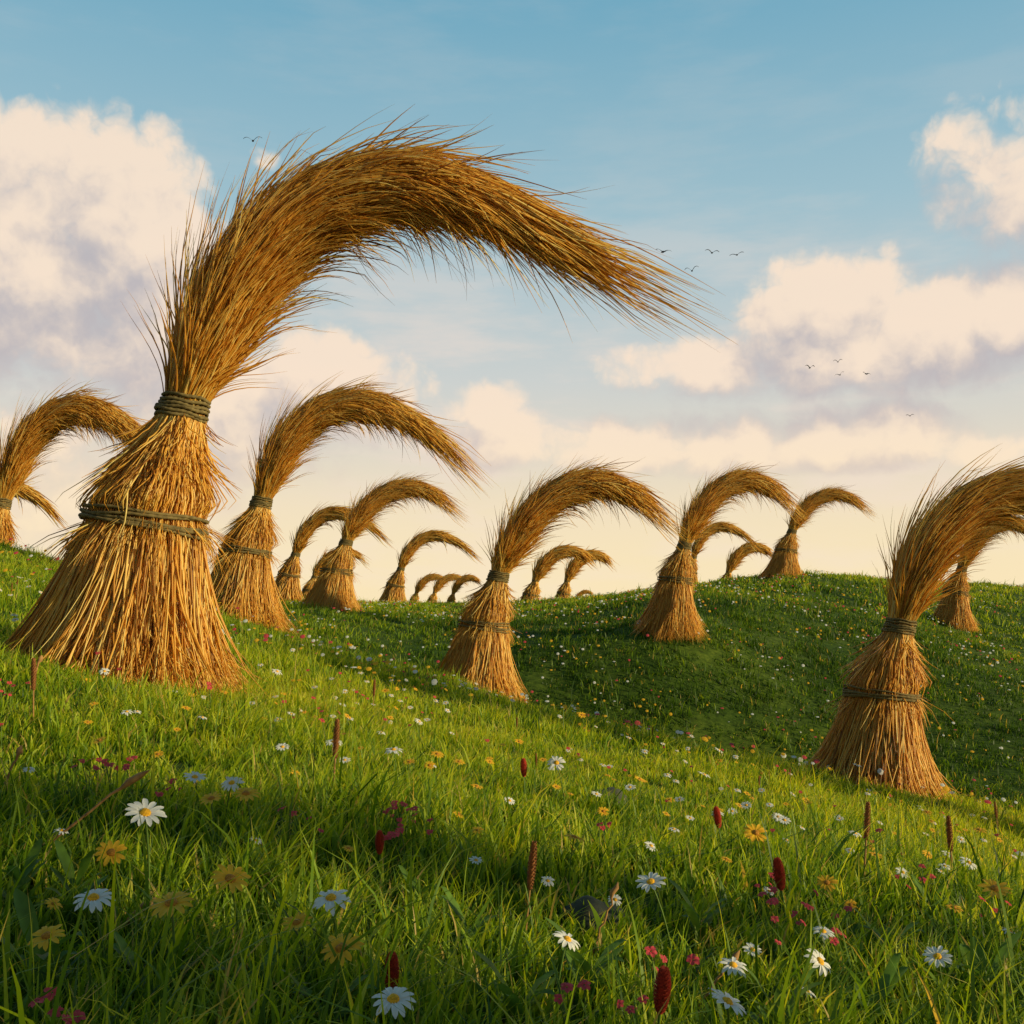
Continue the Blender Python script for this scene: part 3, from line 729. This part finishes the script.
# ------------------------------------------------------------------ light
SX, SY, SEL = 0.94, -0.28, 13.5
saz = math.atan2(SX, SY)
el = math.radians(SEL)
sd = Vector((math.sin(saz) * math.cos(el), math.cos(saz) * math.cos(el), math.sin(el)))
sl = bpy.data.lights.new("sun", 'SUN'); sl.energy = 5.0; sl.angle = math.radians(0.8); sl.color = (1.0, 0.83, 0.47)
so = bpy.data.objects.new("sun", sl); so.rotation_euler = sd.to_track_quat('Z', 'Y').to_euler(); so.location = (30, 0, 20); COL.objects.link(so)

# ------------------------------------------------------------------ world
world = bpy.data.worlds.new("World"); scene.world = world; world.use_nodes = True
nt = world.node_tree; nt.nodes.clear()
def deg(u, v):
    x, y, z = sight(u, v, 1.0); return math.degrees(math.atan2(x, y)), math.degrees(math.atan2(z, math.hypot(x, y)))
# u, v, half width px, height above px, depth below px, amp
BL = [(20,265,150,140,120,1.1),(115,240,112,115,140,1.05),(150,335,110,85,70,0.8),
      (320,400,130,74,50,0.75),(215,440,130,80,60,0.6),
      (830,315,100,68,56,0.9),(970,322,170,58,62,0.95),(870,350,300,30,50,0.9),
      (975,175,60,66,44,0.45),(1045,190,70,85,60,0.58),
      (495,440,80,56,36,0.72),(600,450,100,36,30,0.6),(720,448,90,44,28,0.65),(860,448,120,50,26,0.8),(950,455,80,28,16,0.5),
      (50,490,190,80,55,0.55),(265,160,22,14,9,0.2),
      (1380,330,200,120,70,1.0),(-400,350,220,150,70,1.0)]
gr = bpy.data.node_groups.new("cloud_field", 'ShaderNodeTree')
gr.interface.new_socket("P", in_out='INPUT', socket_type='NodeSocketVector')
gr.interface.new_socket("Density", in_out='OUTPUT', socket_type='NodeSocketFloat')
gi = gr.nodes.new('NodeGroupInput'); go = gr.nodes.new('NodeGroupOutput')
Pin = gi.outputs[0]
wn = nd(gr, 'ShaderNodeTexNoise', noise_dimensions='2D'); wn.inputs['Scale'].default_value = 0.40; wn.inputs['Detail'].default_value = 4; gr.links.new(Pin, wn.inputs['Vector'])
wsub = vmath(gr, 'MULTIPLY_ADD', wn.outputs['Color'], (1.6, 1.6, 0))
wsub.node.inputs[2].default_value = (-0.8, -0.8, 0)
wad = vmath(gr, 'ADD', Pin, wsub)
vo = nd(gr, 'ShaderNodeTexVoronoi', feature='F1', voronoi_dimensions='2D'); vo.inputs['Scale'].default_value = 0.42; vo.inputs['Detail'].default_value = 2.8; vo.inputs['Roughness'].default_value = 0.5
vo.inputs['Lacunarity'].default_value = 2.3; vo.normalize = True
gr.links.new(wad, vo.inputs['Vector'])
fn = nd(gr, 'ShaderNodeTexNoise', noise_dimensions='2D'); fn.inputs['Scale'].default_value = 0.22; fn.inputs['Detail'].default_value = 7; fn.inputs['Roughness'].default_value = 0.48
gr.links.new(wad, fn.inputs['Vector'])
acc = None; K_ = 0.0565
for (u, v, hw, up, dn, amp) in BL:
    a0, e0 = deg(u, v)
    q0 = vmath(gr, 'SUBTRACT', Pin, (a0, e0, 0))
    q1 = vmath(gr, 'MULTIPLY', q0, (1 / (hw * K_), 1 / (up * K_), 0))
    q2 = vmath(gr, 'MULTIPLY', q0, (-1 / (hw * K_), -1 / (dn * K_), 0))
    q3 = vmath(gr, 'MAXIMUM', q1, q2)
    dd = vmath(gr, 'DOT_PRODUCT', q3, q3)
    val = math_n(gr, 'MULTIPLY_ADD', dd, -amp, c_=amp)
    acc = val if acc is None else math_n(gr, 'SMOOTH_MAX', acc, val, c_=0.25)
acc = math_n(gr, 'MAXIMUM', acc, -1.5)
bil = math_n(gr, 'MULTIPLY_ADD', vo.outputs['Distance'], -1.0, c_=0.28)
fbm = math_n(gr, 'MULTIPLY_ADD', fn.outputs[0], 1.0, c_=-0.52)
gr.links.new(math_n(gr, 'ADD', acc, math_n(gr, 'ADD', bil, fbm)), go.inputs[0])

tc = nd(nt, 'ShaderNodeTexCoord'); sp = nd(nt, 'ShaderNodeSeparateXYZ'); nt.links.new(tc.outputs['Generated'], sp.inputs[0])
az = math_n(nt, 'MULTIPLY', math_n(nt, 'ARCTAN2', sp.outputs[0], sp.outputs[1]), 57.2958)
elv = math_n(nt, 'MULTIPLY', math_n(nt, 'ARCSINE', sp.outputs[2]), 57.2958)
cxy = nd(nt, 'ShaderNodeCombineXYZ'); nt.links.new(az, cxy.inputs[0]); nt.links.new(elv, cxy.inputs[1])
def cf(vec):
    g_ = nd(nt, 'ShaderNodeGroup'); g_.node_tree = gr; nt.links.new(vec, g_.inputs[0]); return g_.outputs[0]
d1 = cf(cxy.outputs[0])
d2 = cf(vmath(nt, 'ADD', cxy.outputs[0], (1.0, 2.4, 0)))
def sstep(x, a, b):
    m = nd(nt, 'ShaderNodeMapRange', interpolation_type='SMOOTHSTEP'); nt.links.new(x, m.inputs[0]); m.inputs[1].default_value = a; m.inputs[2].default_value = b; return m.outputs[0]
a_hi = sstep(d1, -0.08, 0.42); a_lo = sstep(d1, -0.2, 0.65)
rel = math_n(nt, 'SUBTRACT', d1, d2)
# crisper sunlit tops, soft dissolving bases
top_f = sstep(rel, -0.2, 0.3)
alpha = math_n(nt, 'ADD', math_n(nt, 'MULTIPLY', a_hi, top_f), math_n(nt, 'MULTIPLY', a_lo, math_n(nt, 'SUBTRACT', 1.0, top_f)))
thin = sstep(d1, 1.1, 0.1)
rel2 = math_n(nt, 'MULTIPLY_ADD', thin, 0.02, c_=rel)
lit = sstep(rel2, -0.52, 0.55)
hor = sstep(elv, 0.0, 14.0)
lit_c = mixc(nt, hor, (1.0, 0.81, 0.56), (0.95, 0.77, 0.61))
shd_c = mixc(nt, hor, (0.76, 0.61, 0.53), (0.51, 0.47, 0.49))
cloud = mixc(nt, lit, shd_c, lit_c)
f_el = math_n(nt, 'MULTIPLY', elv, 1 / 90.0, clamp=True)
sky_c = ramp(nt, f_el, [(0.0, (1.0, 0.81, 0.50)), (0.06, (0.94, 0.78, 0.57)), (0.14, (0.68, 0.70, 0.67)), (0.24, (0.38, 0.58, 0.66)), (0.36, (0.18, 0.44, 0.59)), (0.7, (0.08, 0.24, 0.40)), (1.0, (0.05, 0.16, 0.30))])
ns = nd(nt, 'ShaderNodeTexSky', sky_type='NISHITA'); ns.sun_disc = False; ns.sun_elevation = el; ns.sun_rotation = saz
nsc = mixc(nt, 1.0, ns.outputs[0], (0.10, 0.10, 0.10), 'MULTIPLY')
sky_m = mixc(nt, 0.15, sky_c, nsc)
stv = vmath(nt, 'MULTIPLY', cxy.outputs[0], (0.05, 0.22, 0))
stn = nd(nt, 'ShaderNodeTexNoise', noise_dimensions='2D'); stn.inputs['Scale'].default_value = 1.3; stn.inputs['Detail'].default_value = 5; stn.inputs['Roughness'].default_value = 0.6; nt.links.new(stv, stn.inputs['Vector'])
stk = math_n(nt, 'MULTIPLY', sstep(stn.outputs[0], 0.42, 0.72), math_n(nt, 'MULTIPLY_ADD', sstep(elv, 8, 26), -0.6, c_=0.68))
sky_s = mixc(nt, stk, sky_m, (0.86, 0.72, 0.63))
full = mixc(nt, math_n(nt, 'MULTIPLY', alpha, 0.92), sky_s, cloud)
hz = math_n(nt, 'MULTIPLY_ADD', sstep(elv, -1.0, 10.0), -0.62, c_=0.62)
full = mixc(nt, hz, full, (1.0, 0.83, 0.52))
# sky beside and behind the camera, dimmed to cut fill and deepen contrast
back_dim = sstep(sp.outputs[1], 0.6, -0.2)
full = mixc(nt, back_dim, full, mixc(nt, 1.0, full, (0.52, 0.49, 0.47), 'MULTIPLY'))
bg = nd(nt, 'ShaderNodeBackground'); nt.links.new(full, bg.inputs[0]); bg.inputs[1].default_value = 1.0
wo = nd(nt, 'ShaderNodeOutputWorld'); nt.links.new(bg.outputs[0], wo.inputs[0])
try: world.cycles.sampling_method = 'NONE'
except Exception as e: print(e)
